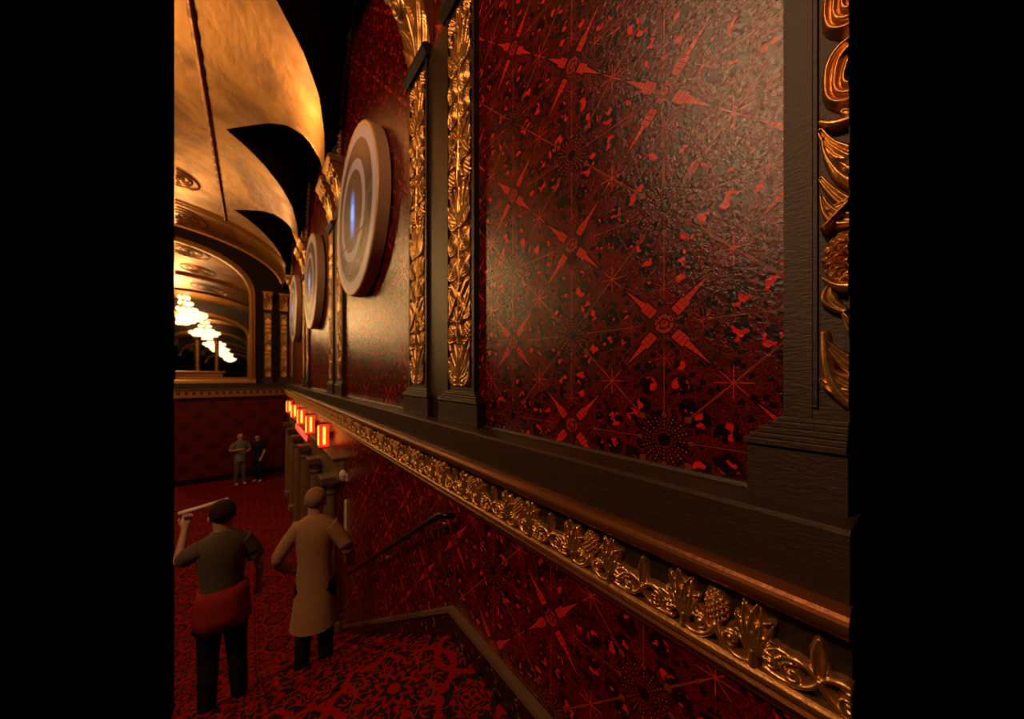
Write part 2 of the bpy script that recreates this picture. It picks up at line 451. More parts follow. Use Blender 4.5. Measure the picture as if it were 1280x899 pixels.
def pil_relief(s0, s1, t0, t1, res, hs=1.0):
    R = Relief(s0, s1, t0, t1, res)
    P = .93; h = .022*hs
    for k in range(int(t1//P)+1):
        o = k*P
        for sg in (-1, 1):
            for tx, ty, bx, by, w_ in ((.055, .25, .02, .15, .018), (.10, .205, .05, .12, .02), (.125, .15, .07, .09, .02), (.125, .095, .07, .05, .018), (.10, .05, .05, .03, .015)):
                R.lobe([(0, o+.03), (sg*bx*1.3, o+by), (sg*tx, o+ty)], [.008, w_, w_*.9, .004], h, .35)
            R.lobe([(sg*.01, o+.01), (sg*.14, o-.015), (sg*.125, o+.13), (sg*.13, o+.17)], [.012, .013, .008], h*.9)
            R.spiral((sg*.045, o+.025), .03, 1.2, PI/2, sg, .008, h)
            R.cone((sg*.093, o+.325), .042, .055, h*1.3, .026)
            R.lobe([(sg*.05, o+.27), (sg*.10, o+.245), (sg*.13, o+.285)], [.006, .014, .004], h)
            # broad crossing crescent leaves
            R.lobe([(-sg*.03, o+.30), (sg*.02, o+.44), (sg*.115, o+.50), (sg*.13, o+.58)], [.010, .024, .028, .004], h*1.1, .45)
            R.lobe([(sg*.05, o+.40), (sg*.12, o+.38), (sg*.133, o+.46)], [.006, .020, .004], h, .4)
            R.lobe([(sg*.02, o+.47), (sg*.07, o+.43), (sg*.128, o+.43)], [.006, .014, .003], h*.9, .3)
            R.lobe([(sg*.13, o+.39), (sg*.02, o+.50), (-sg*.03, o+.60)], [.006, .013, .006], h*1.2)
            R.lobe([(0, o+.50), (sg*.05, o+.58), (sg*.10, o+.62)], [.01, .018, .006], h, .3)
            R.whorl((sg*.070, o+.700), .066, .073, h*1.15, 4.6, .4*sg)
            R.whorl((sg*.070, o+.850), .066, .072, h*1.15, 4.6, -.5*sg)
        for sg in (-1, 1):
            R.lobe([(sg*.10, o+.215), (sg*.135, o+.24), (sg*.12, o+.27)], [.008, .016, .006], h*.9, .3)
            R.lobe([(sg*.02, o+.385), (sg*.09, o+.40), (sg*.135, o+.50)], [.006, .016, .006], h*.8, .3)
            R.lobe([(sg*.06, o+.52), (sg*.11, o+.52), (sg*.135, o+.60)], [.008, .020, .006], h, .45)
            R.lobe([(sg*.08, o+.60), (sg*.12, o+.60), (sg*.135, o+.62)], [.008, .012, .006], h*.8)
            R.lobe([(sg*.04, o+.06), (sg*.10, o+.02), (sg*.135, o+.07)], [.006, .016, .004], h, .4)
        R.lobe([(0, o+.02), (0, o+.13), (0, o+.27)], [.012, .022, .004], h*1.15, .3, vein=.4)
        R.lobe([(0, o+.60), (0, o+.92)], [.012, .010], h*.9)
        R.lobe([(0, o+.25), (.03, o+.36), (-.03, o+.45), (0, o+.6)], [.008, .010, .008], h*1.2)
    return R

def frieze_relief(res=.3685/190):
    W = .3685; R = Relief(0, W, 0, .17, res); h = .025
    x1, x2, xc = .109, .255, .182
    for off in (-W, 0, W):
        def X(a): return a+off
        # bud between the units
        R.lobe([(X(0), .055), (X(0), .085), (X(0), .128)], [.007, .015, .016, .006], h, .45)
        for sg in (-1, 1):
            R.lobe([(X(0), .050), (X(sg*.02), .078), (X(sg*.050), .072), (X(sg*.068), .05)], [.006, .010, .007], h*.9)
            R.spiral((X(sg*.040), .040), .020, 1.35, PI*.5 if sg > 0 else PI*.5, -sg, .0065, h)
            R.lobe([(X(0), .052), (X(sg*.012), .02), (X(sg*.05), .012), (X(sg*.085), .022)], [.006, .009, .008], h)
            R.lobe([(X(sg*.03), .06), (X(sg*.055), .085), (X(sg*.09), .055)], [.004, .008, .005], h*.8)
            R.spiral((X(sg*.078), .040), .016, 1.2, PI*.4 if sg > 0 else PI*.6, sg, .006, h)
        for px, ln in ((x1, 1), (x2, -1)):
            for an, L, w_ in ((-72, .062, .010), (-48, .088, .0125), (-24, .108, .0135), (0, .122, .0135), (22, .115, .013), (44, .092, .012), (66, .066, .010)):
                a = math.radians(an-ln*10); ex = px+L*math.sin(a)*.62; ey = .030+L*math.cos(a)
                R.lobe([(X(px), .028), (X(px+.35*L*math.sin(a)*.5), .030+L*.55), (X(ex), ey)], [.006, w_*1.15, w_*1.3, w_*1.0, .003], h*1.15, .72)
            R.lobe([(X(px), .012), (X(px), .04)], [.012, .010], h)
        R.cone((X(xc), .100), .027, .042, h*1.35, .0155)
        for sg in (-1, 1):
            R.lobe([(X(xc+sg*.070), .018), (X(xc+sg*.04), .002), (X(xc+sg*.012), .02), (X(xc), .055)], [.007, .009, .009], h)
            R.spiral((X(xc+sg*.034), .046), .017, 1.3, -PI/2, -sg, .006, h)
            R.lobe([(X(xc+sg*.012), .03), (X(xc+sg*.03), .06), (X(xc+sg*.045), .085)], [.006, .010, .004], h*.8, .3)
    return R

# ------------------------------------------------------------------ the setting
ZF, ZL = -3.25, -1.45                 # lower floor, landing
YF = 13.6                             # far wall
DL = .885                             # lower wall plane
K = -.1284                            # the model ends along this line on the open side of the hall
PITCH = 3.38; BAYS = [3.76-PITCH*1, 3.76, 3.76+PITCH, 3.76+2*PITCH]
PIERS = [2.07+PITCH*k for k in range(-1, 4)]
def zv(X): return 2.88+1.52*math.sqrt(max(0, 1-((X+3)/3.82)**2))
def edge_x(y): return K*y
# upper wall (wallpaper), lower wall
bm = BM()
extrude_y(bm, [(1.0, -.30), (1.0, 4.75), (1.12, 4.75), (1.12, -.30)], .1235, YF)
link('wall_right', bm, M['paper'], kind='structure')
bm = BM()
prof = [(.1055, -.70), (YF, -.70), (YF, ZF), (1.4, ZF), (1.4, ZL-.1), (.1055, ZL-.1)]
extrude_x(bm, prof, DL, 1.0)
link('wall_right_lower', bm, M['paper'], kind='structure')
# lower floor, landing, stairs
bm = BM()
v = [bm.verts.new(p) for p in ((edge_x(4.3), 4.3, ZF), (DL, 4.3, ZF), (DL, YF, ZF), (edge_x(YF), YF, ZF))]
v2 = [bm.verts.new((p.co.x, p.co.y, p.co.z-.12)) for p in v]
bm.faces.new(v); bm.faces.new(v2[::-1])
for i in range(4): bm.faces.new((v[i], v2[i], v2[(i+1) % 4], v[(i+1) % 4]))
link('floor', bm, M['carpet'], kind='structure')
NS = 12; RISE = (ZL-ZF)/NS; Y0 = 1.70; TREAD = (4.42-Y0)/(NS-1)
bm = BM(); v = [bm.verts.new(p) for p in ((edge_x(Y0), .5, ZL), (DL, .5, ZL), (DL, Y0, ZL), (edge_x(Y0), Y0, ZL))]
v2 = [bm.verts.new((p.co.x, p.co.y, p.co.z-.14)) for p in v]
bm.faces.new(v); bm.faces.new(v2[::-1])
for i in range(4): bm.faces.new((v[i], v2[i], v2[(i+1) % 4], v[(i+1) % 4]))
link('floor_landing', bm, M['carpet'], kind='structure')
st = thing('staircase', 'carpeted staircase descending along the red wall to the lobby floor', 'staircase', (0, Y0, ZF))
for k in range(NS-1):
    ztop = ZL-RISE*(k+1)
    y0 = k*TREAD; y1 = (k+1)*TREAD
    bm = BM(); box(bm, edge_x(Y0+y1), DL, y0, y1+.012, max(ztop-ZF-RISE*2, 0), ztop-ZF, .006)
    link('step', bm, M['carpet'], st)
# skirting
sl = RISE/TREAD
bm = BM()
yb = lambda z0, off: None
pts = [(.1, ZL), (Y0+.02, ZL), (Y0+.02+(NS-1)*TREAD, ZF+.0), (Y0+.24+(NS-1)*TREAD, ZF), (Y0-.06+(NS-1)*TREAD, ZF+.20+.05), (Y0-.04, ZL+.15), (.1, ZL+.15)]
extrude_x(bm, pts, DL-.022, DL)
bb_ = link('baseboard_right', bm, M['marble'], kind='structure')
bm = BM()
a = [(.1, ZL+.15), (Y0-.04, ZL+.15), (Y0-.06+(NS-1)*TREAD, ZF+.25)]
pts = a+[(p[0]+(.0 if i == 0 else .006), p[1]+.022) for i, p in list(enumerate(a))[::-1]]
extrude_x(bm, pts, DL-.038, DL)
link('baseboard_cap', bm, M['cap'], bb_)
bm = BM(); box(bm, DL-.02, DL, Y0+.3+(NS-1)*TREAD, YF, ZF, ZF+.16); link('baseboard_right_lower', bm, M['marble'], kind='structure')
bm = BM(); box(bm, edge_x(YF), DL-.02, YF-.02, YF, ZF, ZF+.16); link('baseboard_back', bm, M['black'], kind='structure')
# ledge: olive board with sloping top, gilt half round, frieze field, lower mouldings
y1_ = YF-.14
bm = BM(); extrude_y(bm, [(1.0, -.288), (.872, -.288), (.862, -.296), (.862, -.425), (.875, -.430), (1.0, -.430)], .106, YF)
tr = link('trim_1', bm, M['wood'], kind='structure')
bm = BM(); extrude_y(bm, [(1.0, -.2875), (1.0, -.275), (.992, -.275), (.985, -.284), (.985, -.2875)], .12, YF); link('ledge_bead', bm, M['wood'], tr)
tp = [(.93, -.425)]
for k in range(13):
    a = PI/2+PI*k/12; tp.append((.862+.036*math.cos(a), -.453+.030*math.sin(a)))
tp.append((.93, -.484))
bm = BM(); extrude_y(bm, tp, .103, y1_); link('trim_2', bm, M['bronze'], smooth=False, kind='structure')
bm = BM()
extrude_y(bm, [(1.0, -.484), (.868, -.484), (.868, -.492), (.876, -.50), (.876, -.634), (1.0, -.634)], .1045, y1_)
fr = link('trim_3', bm, M['wood_dark'], kind='structure')
bm = BM(); gp = [(.93, -.630)]
for k in range(9):
    a = PI/2+PI*k/8; gp.append((.864+.013*math.cos(a), -.646+.014*math.sin(a)))
gp += [(.93, -.662)]
extrude_y(bm, gp, .1045, y1_); link('gilt_bead', bm, M['gilt'], fr)
bm = BM(); extrude_y(bm, [(.93, -.660), (.858, -.660), (.853, -.668), (.858, -.678), (.866, -.684), (.870, -.698), (.885, -.706), (.93, -.706)], .1045, y1_); link('lower_moulding', bm, M['bronze'], fr)
FU = frieze_relief()
fme = FU.mesh('carved_relief', lambda s, t, h: (.8765-h*1.0, s, t-.641))
fme.materials.append(M['gilt'])
yb0 = .1706*.865
for k in range(-1, 36):
    y = yb0+k*.3685
    if k < 0:
        c0 = int((.3685-(yb0-.1045))/(.3685/190))
        R3 = Relief(0, .3685, 0, .17, .3685/190); R3.H = FU.H.copy(); R3.H[:, :c0] = 0
        m3 = R3.mesh('carved_relief', lambda s, t, h: (.8765-h*1.0, s, t-.641)); m3.materials.append(M['gilt'])
        o = link('carved_relief', m3, None, fr)
    else: o = link('carved_relief', fme, None, fr)
    o.location = (0, y, 0)

# far wall: red damask below, dark above with arched opening
bm = BM(); box(bm, edge_x(YF), DL, YF, YF+.15, ZF, -.70); link('wall_back_lower', bm, M['damask'], kind='structure')
CXM, AM, ZS, BMX, PE = -3.0, 2.95, 2.40, 1.50, 2.4
def za(X, da=0.0):
    u = min(1, abs(X-CXM)/(AM+da)); return ZS+(BMX+da)*(1-u**PE)**(1/PE)
bm = BM(); N = 60
xs = [edge_x(YF)+(-.05-edge_x(YF))*(1-(1-i/N)**2) for i in range(N+1)]
for i in range(N):
    a, b = xs[i], xs[i+1]
    for (y, fl) in ((YF, 0),):
        q = [bm.verts.new(p) for p in ((a, y, za(a)), (b, y, za(b)), (b, y, 4.6), (a, y, 4.6))]
        bm.faces.new(q)
    q = [bm.verts.new(p) for p in ((a, YF, za(a)), (b, YF, za(b)), (b, YF+.15, za(b)), (a, YF+.15, za(a)))]; bm.faces.new(q)
box(bm, -.05, 1.0, YF, YF+.15, -.70, 4.6)
box(bm, edge_x(YF), -.05, YF, YF+.15, -.70, -.22)
link('wall_back', bm, M['black'], kind='structure')
# far ledge mouldings
bm = BM(); extrude_x(bm, [(YF, -.288), (YF-.10, -.288), (YF-.10, -.43), (YF, -.43)], edge_x(YF), 1.0); t4 = link('trim_4', bm, M['wood_dark'], kind='structure')
bm = BM(); extrude_x(bm, [(YF-.03, -.43), (YF-.13, -.44), (YF-.15, -.46), (YF-.13, -.485), (YF-.03, -.49)], edge_x(YF), .86); link('gilt_roll', bm, M['gilt_dim'], t4)
bm = BM(); extrude_x(bm, [(YF, -.49), (YF-.10, -.49), (YF-.10, -.63), (YF-.14, -.64), (YF-.14, -.69), (YF, -.70)], edge_x(YF), .86); link('gilt_band', bm, M['gilt_dim'], t4)
bm = BM()
for k in range(16):
    xx = edge_x(YF)+.06+k*.165
    if xx < .8: box(bm, xx, xx+.07, YF-.115, YF-.10, -.60, -.52, .004)
link('band_inset', bm, M['wood_dark'], t4)
# ceiling: main vault up to the groin, lunettes behind it
def hw(): return 1.60
def zl(X, dy):
    u = min(1, abs(dy)/1.60); return 2.88+(1.06+.42*(X+.3)/1.3)*math.sqrt(max(0, 1-u**2.1))
GN = [(0, -.33), (.5, -.06), (1.04, .215), (1.35, .40), (1.54, .585), (1.60, .70), (1.63, .82)]
GP = [(0, -.33), (.12, -.06), (.30, .19), (.56, .455), (.85, .645), (1.25, .76), (1.63, .82)]
def groin(y):
    dy = min((abs(y-c), y-c) for c in BAYS)[1]
    T = GN if dy < 0 else GP
    return float(np.interp(abs(dy), [t_[0] for t_ in T], [t_[1] for t_ in T]))
bm = BM(); ys = list(np.arange(1.6, YF+.001, .04)); NX = 46; prev = None
for y in ys:
    g = groin(y); x0 = edge_x(y); row = []
    for i in range(NX+1):
        q = i/NX; q = 1-(1-q)**2; x = x0+(g-x0)*q; row.append(bm.verts.new((x, y, zv(x))))
    if prev:
        for i in range(NX): bm.faces.new((prev[i], prev[i+1], row[i+1], row[i]))
    prev = row
o = link('ceiling', bm, M['ceiling'], smooth=True, kind='structure')
for bi, c in enumerate(BAYS):
    bm = BM(); prev = None
    for k in range(81):
        dy = -1.6+3.2*k/80; y = c+dy
        if y < 1.6: continue
        g = groin(y); row = []
        for i in range(13):
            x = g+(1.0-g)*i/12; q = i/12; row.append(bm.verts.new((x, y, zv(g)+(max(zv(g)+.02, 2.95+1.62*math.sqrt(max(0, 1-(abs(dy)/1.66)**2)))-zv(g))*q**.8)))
        if prev:
            for i in range(12): bm.faces.new((prev[i], prev[i+1], row[i+1], row[i]))
        prev = row
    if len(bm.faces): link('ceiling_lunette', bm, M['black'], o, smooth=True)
    else: bm.free()
# black spandrel around each wall arch, rope moulding
HR, PK, SP = 1.33, 1.55, 2.9
def zr(dy): return SP+PK*math.sqrt(max(0, 1-(abs(dy)/HR)**2))
for bi, c in enumerate(BAYS[1:]):
    bm = BM(); n = 70
    dys = [-1.69+3.38*k/n for k in range(n+1)]
    for a, b in zip(dys, dys[1:]):
        za_, zb_ = (zr(a) if abs(a) < HR else 2.85), (zr(b) if abs(b) < HR else 2.85)
        q = [bm.verts.new(p) for p in ((.985, c+a, za_), (.985, c+b, zb_), (.985, c+b, 4.75), (.985, c+a, 4.75))]; bm.faces.new(q)
    t = link('trim_%d' % (5+bi), bm, M['black'], kind='structure')
    sm = t.modifiers.new('t', 'SOLIDIFY'); sm.thickness = .014; sm.offset = 0
    pts = []; L = 0; prevp = None
    bm = BM(); ang = 0
    for k in range(400):
        a = PI*k/399; p = Vector((.96, c+HR*math.cos(a), SP+PK*math.sin(a)))
        if p.y > YF-.05: continue
        if prevp: L += (p-prevp).length
        prevp = p; pts.append((p, L))
    main = [p for p, l in pts]; rad = [.034+.010*math.cos(l*2*PI/.085) for p, l in pts]
    tube(bm, main, rad, 8)
    link('rope_moulding', bm, M['gilt_dim'], t, smooth=True)
# seam and transverse ribs on the ceiling
bm = BM(); pts = [(-.53, y, zv(-.53)-.01) for y in np.arange(1.6, 11.6, .1)]
tube(bm, pts, [.030+.006*math.cos(i*2.1) for i in range(len(pts))], 8); link('trim_8', bm, M['gilt_dim'], kind='structure')
for k, yy in enumerate((11.55, 11.75)):
    bm = BM(); x0 = edge_x(yy)+.01; pts = [(x, yy, zv(x)-.012) for x in np.linspace(x0, .78, 50)]
    tube(bm, pts, .022, 6); link('trim_%d' % (9+k), bm, M['bronze'], kind='structure')
bm = BM(); x0 = edge_x(YF-.06)+.01; pts = [(x, YF-.06, zv(x)-.02) for x in np.linspace(x0, .80, 50)]
tube(bm, pts, .035, 8); link('trim_11', bm, M['gilt_dim'], kind='structure')
def medallion(cx, cy, r, label):
    t = thing('ceiling_medallion', label, 'ceiling ornament', (cx, cy, zv(cx)), 0, 'scroll medallions on the ceiling')
    for nm, rr in (('outer_ring', r), ('inner_ring', r*.66)):
        bm = BM(); P = []
        for k in range(60):
            a = 2*PI*k/59; x = cx+rr*math.cos(a); y = cy+rr*1.25*math.sin(a)
            if x < edge_x(y)+.012: 
                if len(P) > 2: tube(bm, P, .016, 6)
                P = []; continue
            P.append((x-cx, y-cy, zv(x)-.012-zv(cx)))
        if len(P) > 2: tube(bm, P, .016, 6)
        link(nm, bm, M['bronze'], t)
    bm = BM()
    P = []
    for k in range(50):
        a = k*.28; rr = r*.5*(1-k/55); x = cx+rr*math.cos(a); y = cy+rr*1.2*math.sin(a)
        if x < edge_x(y)+.012:
            if len(P) > 2: tube(bm, P, .014, 6)
            P = []; continue
        P.append((x-cx, y-cy, zv(x)-.010-zv(cx)))
    if len(P) > 2: tube(bm, P, .014, 6)
    link('scroll', bm, M['bronze'], t)
medallion(-1.25, 10.1, .34, 'dark scroll medallion on the gold ceiling ahead of the double rib')
medallion(-1.75, 16.3, .55, 'nearest dark scroll medallion on the ceiling inside the arch')
medallion(-1.72, 18.9, .55, 'middle dark scroll medallion on the ceiling inside the arch')
medallion(-1.66, 22.6, .7, 'farthest dark scroll medallion on the ceiling inside the arch')
medallion(-1.45, 12.6, .48, 'dark scroll medallion on the gold ceiling between double rib and arch')

# ------------------------------------------------------------------ pilasters
GAP = .63
rel = pil_relief(-.128, .128, 0, 2.22, .0042)
rme = rel.mesh('gilded_relief', lambda s, t, h: (-h, s, t)); rme.materials.append(M['gilt'])
def cap_relief():
    R = Relief(-.19, .19, 0, .52, .006); h = .03
    for sg in (-1, 1):
        R.spiral((sg*.11, .42), .07, 1.6, PI/2, sg, .018, h*1.3)
        R.lobe([(sg*.02, .02), (sg*.04, .2), (sg*.16, .32)], [.02, .04, .01], h, .4)
        R.lobe([(sg*.10, .0), (sg*.12, .12), (sg*.18, .2)], [.02, .035, .008], h, .4)
    R.lobe([(0, 0), (0, .2), (0, .36)], [.02, .05, .01], h*1.1, .4, vein=.3)
    R.lobe([(-.19, .50), (.19, .50)], [.018, .018], h)
    for k in range(7): R.lobe([(-.165+.055*k, .455), (-.165+.055*k, .47)], [.018, .018], h*.9, n=3)
    return R
CR = cap_relief()
def flare(t): return .02+.15*(t/.52)**1.6
cme = CR.mesh('acanthus_relief', lambda s, t, h: (-flare(t)-h, s, t), -1); cme.materials.append(M['gilt'])
def make_pilaster(label, half_r=.1675, cut=None, first=False):
    """local: x=0 at wall plane (towards -x into room), y centre, z=0 on ledge"""
    t = thing('pilaster', label, 'pilaster', group='gilded pilasters')
    L, Rr = -half_r, half_r
    c = (lambda y: max(y, cut)) if cut is not None else (lambda y: y)
    bm = BM(); box(bm, -.056, 0, c(L-.065), Rr+.065, 0, .125, .003 if cut is None else .0)
    link('plinth', bm, M['wood'], t)
    bm = BM()
    for i, (z0, z1, d, e) in enumerate(((.125, .140, .064, .070), (.140, .152, .060, .060), (.152, .166, .050, .045), (.166, .180, .044, .022), (.180, .190, .038, .012))):
        box(bm, -d, 0, c(L-e), Rr+e, z0, z1, .004 if cut is None else .002)
    link('base_moulding', bm, M['wood'], t)
    bm = BM(); z1 = 2.50
    box(bm, -.024, 0, c(L), Rr, .19, z1)
    box(bm, -.036, -.02, c(L), c(L)+.001 if c(L) > L else L+.024, .19, z1)
    box(bm, -.036, -.02, Rr-(.024 if cut is None else .050), Rr, .19, z1)
    if cut is not None: box(bm, -.033, -.02, Rr-.058, Rr-.050, .215, z1, .001)
    box(bm, -.0355, -.02, c(L)+.001, Rr-.051, .19, .212)
    link('shaft', bm, M['wood'], t)
    if cut is None:
        o = link('gilded_relief', rme, None, t); o.location = (-.023, 0, .215)
    else:
        R = pil_relief(cut, half_r-.062, 0, 1.35, .0014, 1.25)
        # the carved motif is centred on the panel
        me = R.mesh('gilded_relief', lambda s, t_, h: (-h*1.15, s, t_)); me.materials.append(M['gilt'])
        o = link('gilded_relief', me, None, t); o.location = (-.023, 0, .205)
    if cut is None:
        bm = BM(); 
        extrude_y(bm, [(0, 2.50), (-.045, 2.50), (-.075, 2.53), (-.075, 2.56), (-.05, 2.58), (0, 2.58)], L-.03, Rr+.03)
        link('neck_moulding', bm, M['wood_dark'], t)
        bm = BM(); pr = [(0, 0)]+[(-flare(q*.52), q*.52) for q in np.linspace(0, 1, 9)]+[(0, .52)]
        extrude_y(bm, pr, -.19, .19); cp = link('capital', bm, M['gilt_dim'], t); cp.location = (0, 0, 2.58)
        o = link('acanthus_relief', cme, None, cp)
        bm = BM(); extrude_y(bm, [(0, .52), (-.19, .52), (-.215, .55), (-.215, .585), (-.19, .60), (0, .60)], -.22, .22)
        ab = link('abacus', bm, M['gilt'], cp)
    return t
pc1 = 1.583+.1675; pc2 = 2.215+.1675
ZP = -.288
p0 = make_pilaster('right one of the nearest pilaster pair, gilded carving, beside bright red wallpaper')
p0.location = (1.0, pc1, ZP)
names = ['left one of the nearest pilaster pair, gilded carving, beside the round disc',
         'right one of the second pilaster pair, just left of nearest round disc',
         'left one of the second pilaster pair, between the two nearest round discs',
         'right one of the third pilaster pair, left of the second round disc',
         'left one of the third pilaster pair, right of the farthest round disc',
         'last gilded pilaster on the long wall, nearest the far corner']
k = 0
for i in range(1, 7):
    q, r_ = divmod(i, 2)
    y = (pc1 if r_ == 0 else pc2)+PITCH*q
    dup(p0, (1.0, y, ZP), None, names[i-1])
for i, (x, lb) in enumerate(((.43, 'gilded pilaster on the far wall beside the arch frame'), (.86, 'gilded pilaster on the far wall tucked into the corner'))):
    dup(p0, (x, YF, ZP), PI/2, lb)
for o in [c for c in C.objects if c.name.startswith('pilaster') and abs(c.location.y-YF) < .01]:
    o.scale = (1, .62, .93)
hr = .2
pr = make_pilaster('large near pilaster at the right edge, carved gilded whorls and pinecone', hr, cut=.119-(.227-hr))
pr.location = (1.0, .227-hr, ZP)
# recessed olive strip between the paired pilasters
for k in range(4):
    bm = BM(); y0 = pc1+.1675+PITCH*k; y1 = pc2-.1675+PITCH*k
    if y0 < YF-.3: box(bm, .985, 1.0, y0, min(y1, YF), -.288, 2.25); link('trim_%d' % (12+k), bm, M['wood'], kind='structure')

# ------------------------------------------------------------------ round discs
def make_disc(y, label, first=None):
    if first: return dup(first, (.88, y, 1.72), None, label)
    t = thing('wall_disc', label, 'wall art', (.88, y, 1.72), 0, 'round discs on the long wall')
    R = .87
    bm = BM(); lathe(bm, [(R-.05, -.012), (R-.012, -.016), (R, -.006), (R, .10), (R-.02, .105)], n=96, axis='x'); link('rim', bm, M['disc_rim'], t, smooth=False)
    bm = BM(); lathe(bm, [(R-.05, -.0005), (R-.05, .01)], n=96, axis='x')
    bm.free(); bm = BM(); lathe(bm, [(.02, -.026), (.3, -.025), (.6, -.021), (R-.05, -.0125), (R-.05, -.01)], n=96, axis='x'); link('printed_face', bm, M['disc'], t)
    bm = BM(); lathe(bm, [(.25, .104), (.25, .119)], n=32, axis='x'); link('mount', bm, M['metal_black'], t)
    return t
d0 = make_disc(3.88, 'large nearest bronze rimmed disc with blue glowing centre')
make_disc(3.88+PITCH, 'second bronze rimmed disc, between the second and third pilaster pairs', d0)
make_disc(3.88+2*PITCH-.1, 'farthest bronze rimmed disc, close to the far corner', d0)

# ------------------------------------------------------------------ gilt arch frame and the hall seen through it
t = thing('arch_frame', 'gilt frame of the tall arched opening on the far wall', 'arch frame', (0, YF, -.22))
bm = BM(); pts = []
xs = [edge_x(YF)+(-.05-edge_x(YF))*(1-(1-i/80)**2) for i in range(81)]
path = [(x, za(x)) for x in xs]+[(-.05, z) for z in np.linspace(2.3, -.22, 12)]
sec = [(0, 0), (.0, -.09), (.03, -.11), (.08, -.10), (.11, -.06), (.15, -.05), (.17, 0)]
rows = []
for i, (x, z) in enumerate(path):
    a = Vector(path[max(i-1, 0)]); b = Vector(path[min(i+1, len(path)-1)]); tn = (b-a).normalized(); nr = Vector((tn.y, -tn.x))*-1
    if i > 80: nr = Vector((1, 0))
    rows.append([bm.verts.new((x+nr.x*s_[0], YF+s_[1]+.0-YF, z+nr.y*s_[0]+.22)) for s_ in sec])
for A, B in zip(rows, rows[1:]):
    for i in range(len(sec)-1): bm.faces.new((A[i], A[i+1], B[i+1], B[i]))
link('arch_moulding', bm, M['gilt'], t)
bm = BM(); box(bm, edge_x(YF), .13, -.10, 0, -.06, .06, .015); link('sill', bm, M['gilt'], t)
bm = BM(); box(bm, edge_x(YF)*.985, -.05, .04, .06, .06, .12, .01); link('inner_bead', bm, M['gilt_dim'], t)
# beyond: vault, side wall, cross arches
bm = BM(); prev = None
for y in np.arange(YF+.2, 104, 1.0):
    x0 = edge_x(y); row = []
    for i in range(31):
        q = i/30; x = x0+(.82-x0)*q; x_ = x if x > -3 else x
        u = (x+3)/3.82
        row.append(bm.verts.new((x, y, 2.88+1.52*math.sqrt(max(0, 1-u*u)) if abs(u) < 1 else 2.88)))
    row = [r for r in row]
    if prev:
        for i in range(30):
            if row[i].co.x > -6.8: bm.faces.new((prev[i], prev[i+1], row[i+1], row[i]))
    prev = row
link('ceiling_beyond', bm, M['ceiling'], smooth=True, kind='structure')
bm = BM(); box(bm, .82, .95, YF+.15, 104, -.7, 2.95); link('wall_beyond', bm, M['wood_dark'], kind='structure')
bm = BM(); v = [bm.verts.new(p) for p in ((edge_x(YF+.15), YF+.15, -.7), (.82, YF+.15, -.7), (.82, 104, -.7), (-6.8, 104, -.7), (-6.8, 53, -.7))]; bm.faces.new(v); link('floor_beyond', bm, M['wood_dark'], kind='structure')
bm = BM(); box(bm, -6.8, .95, 104, 104.2, -.7, 4.5); link('wall_beyond_end', bm, M['wood_dark'], kind='structure')
for i, y in enumerate((27.0, 38.5, 50.0, 62.0, 76.0, 92.0)):
    bm = BM(); x0 = max(edge_x(y)+.02, -6.12)
    xs = [x0+(-.05-x0)*k/60 for k in range(61)]
    n = bm
    for a, b in zip(xs, xs[1:]):
        q = [bm.verts.new(p) for p in ((a, y, za(a)-.35), (b, y, za(b)-.35), (b, y, zv(b)+.02), (a, y, zv(a)+.02))]; bm.faces.new(q)
    box(bm, -.07, .82, y, y+.3, -.7, 3.4)
    t = link('wall_cross_%d' % (i+1), bm, M['wood_dark'], kind='structure')
    bm = BM(); P = [(x, y-.05, za(x)-.33) for x in xs[:-1]]+[(-.07, y-.05, z) for z in np.linspace(2.0, -.5, 8)]
    tube(bm, P, .14, 8); link('gilt_rim', bm, M['gilt'], t)
    if x0 > -6.1 and False: pass
for i, y in enumerate((20.3, 24.0, 31.0, 35.0, 44.0)):
    bm = BM(); x0 = edge_x(y)+.02
    P = [(x, y, zv(x)-.05) for x in np.linspace(max(x0, -6.5), .75, 40)]
    tube(bm, P, .07, 6); link('trim_%d' % (20+i), bm, M['bronze'], kind='structure')
# balustrade-like parapet seen low in the opening
bm = BM()
for y in (22.0,):
    box(bm, edge_x(y)+.02, -1.1, y, y+.2, -.6, .05, .02)
    box(bm, edge_x(y)+.02, -1.0, y-.05, y+.25, .05, .16, .02)
pr_ = link('parapet', bm, M['bronze']); tag(pr_, 'low gilt parapet standing inside the arched opening at its left', 'parapet')
bm = BM()
for x in (-2.35, -1.55):
    lathe(bm, [(.16, -.7), (.16, -.5), (.10, -.45), (.10, 1.9), (.15, 1.95), (.18, 2.1)], (x, 25.5, 0), 14)
    if x < -2: o = link('column', bm, M['gilt_dim']); tag(o, 'left slender gilt column inside the arched opening', 'column'); bm = BM()
    else: o = link('column', bm, M['gilt_dim']); tag(o, 'right slender gilt column inside the arched opening', 'column')

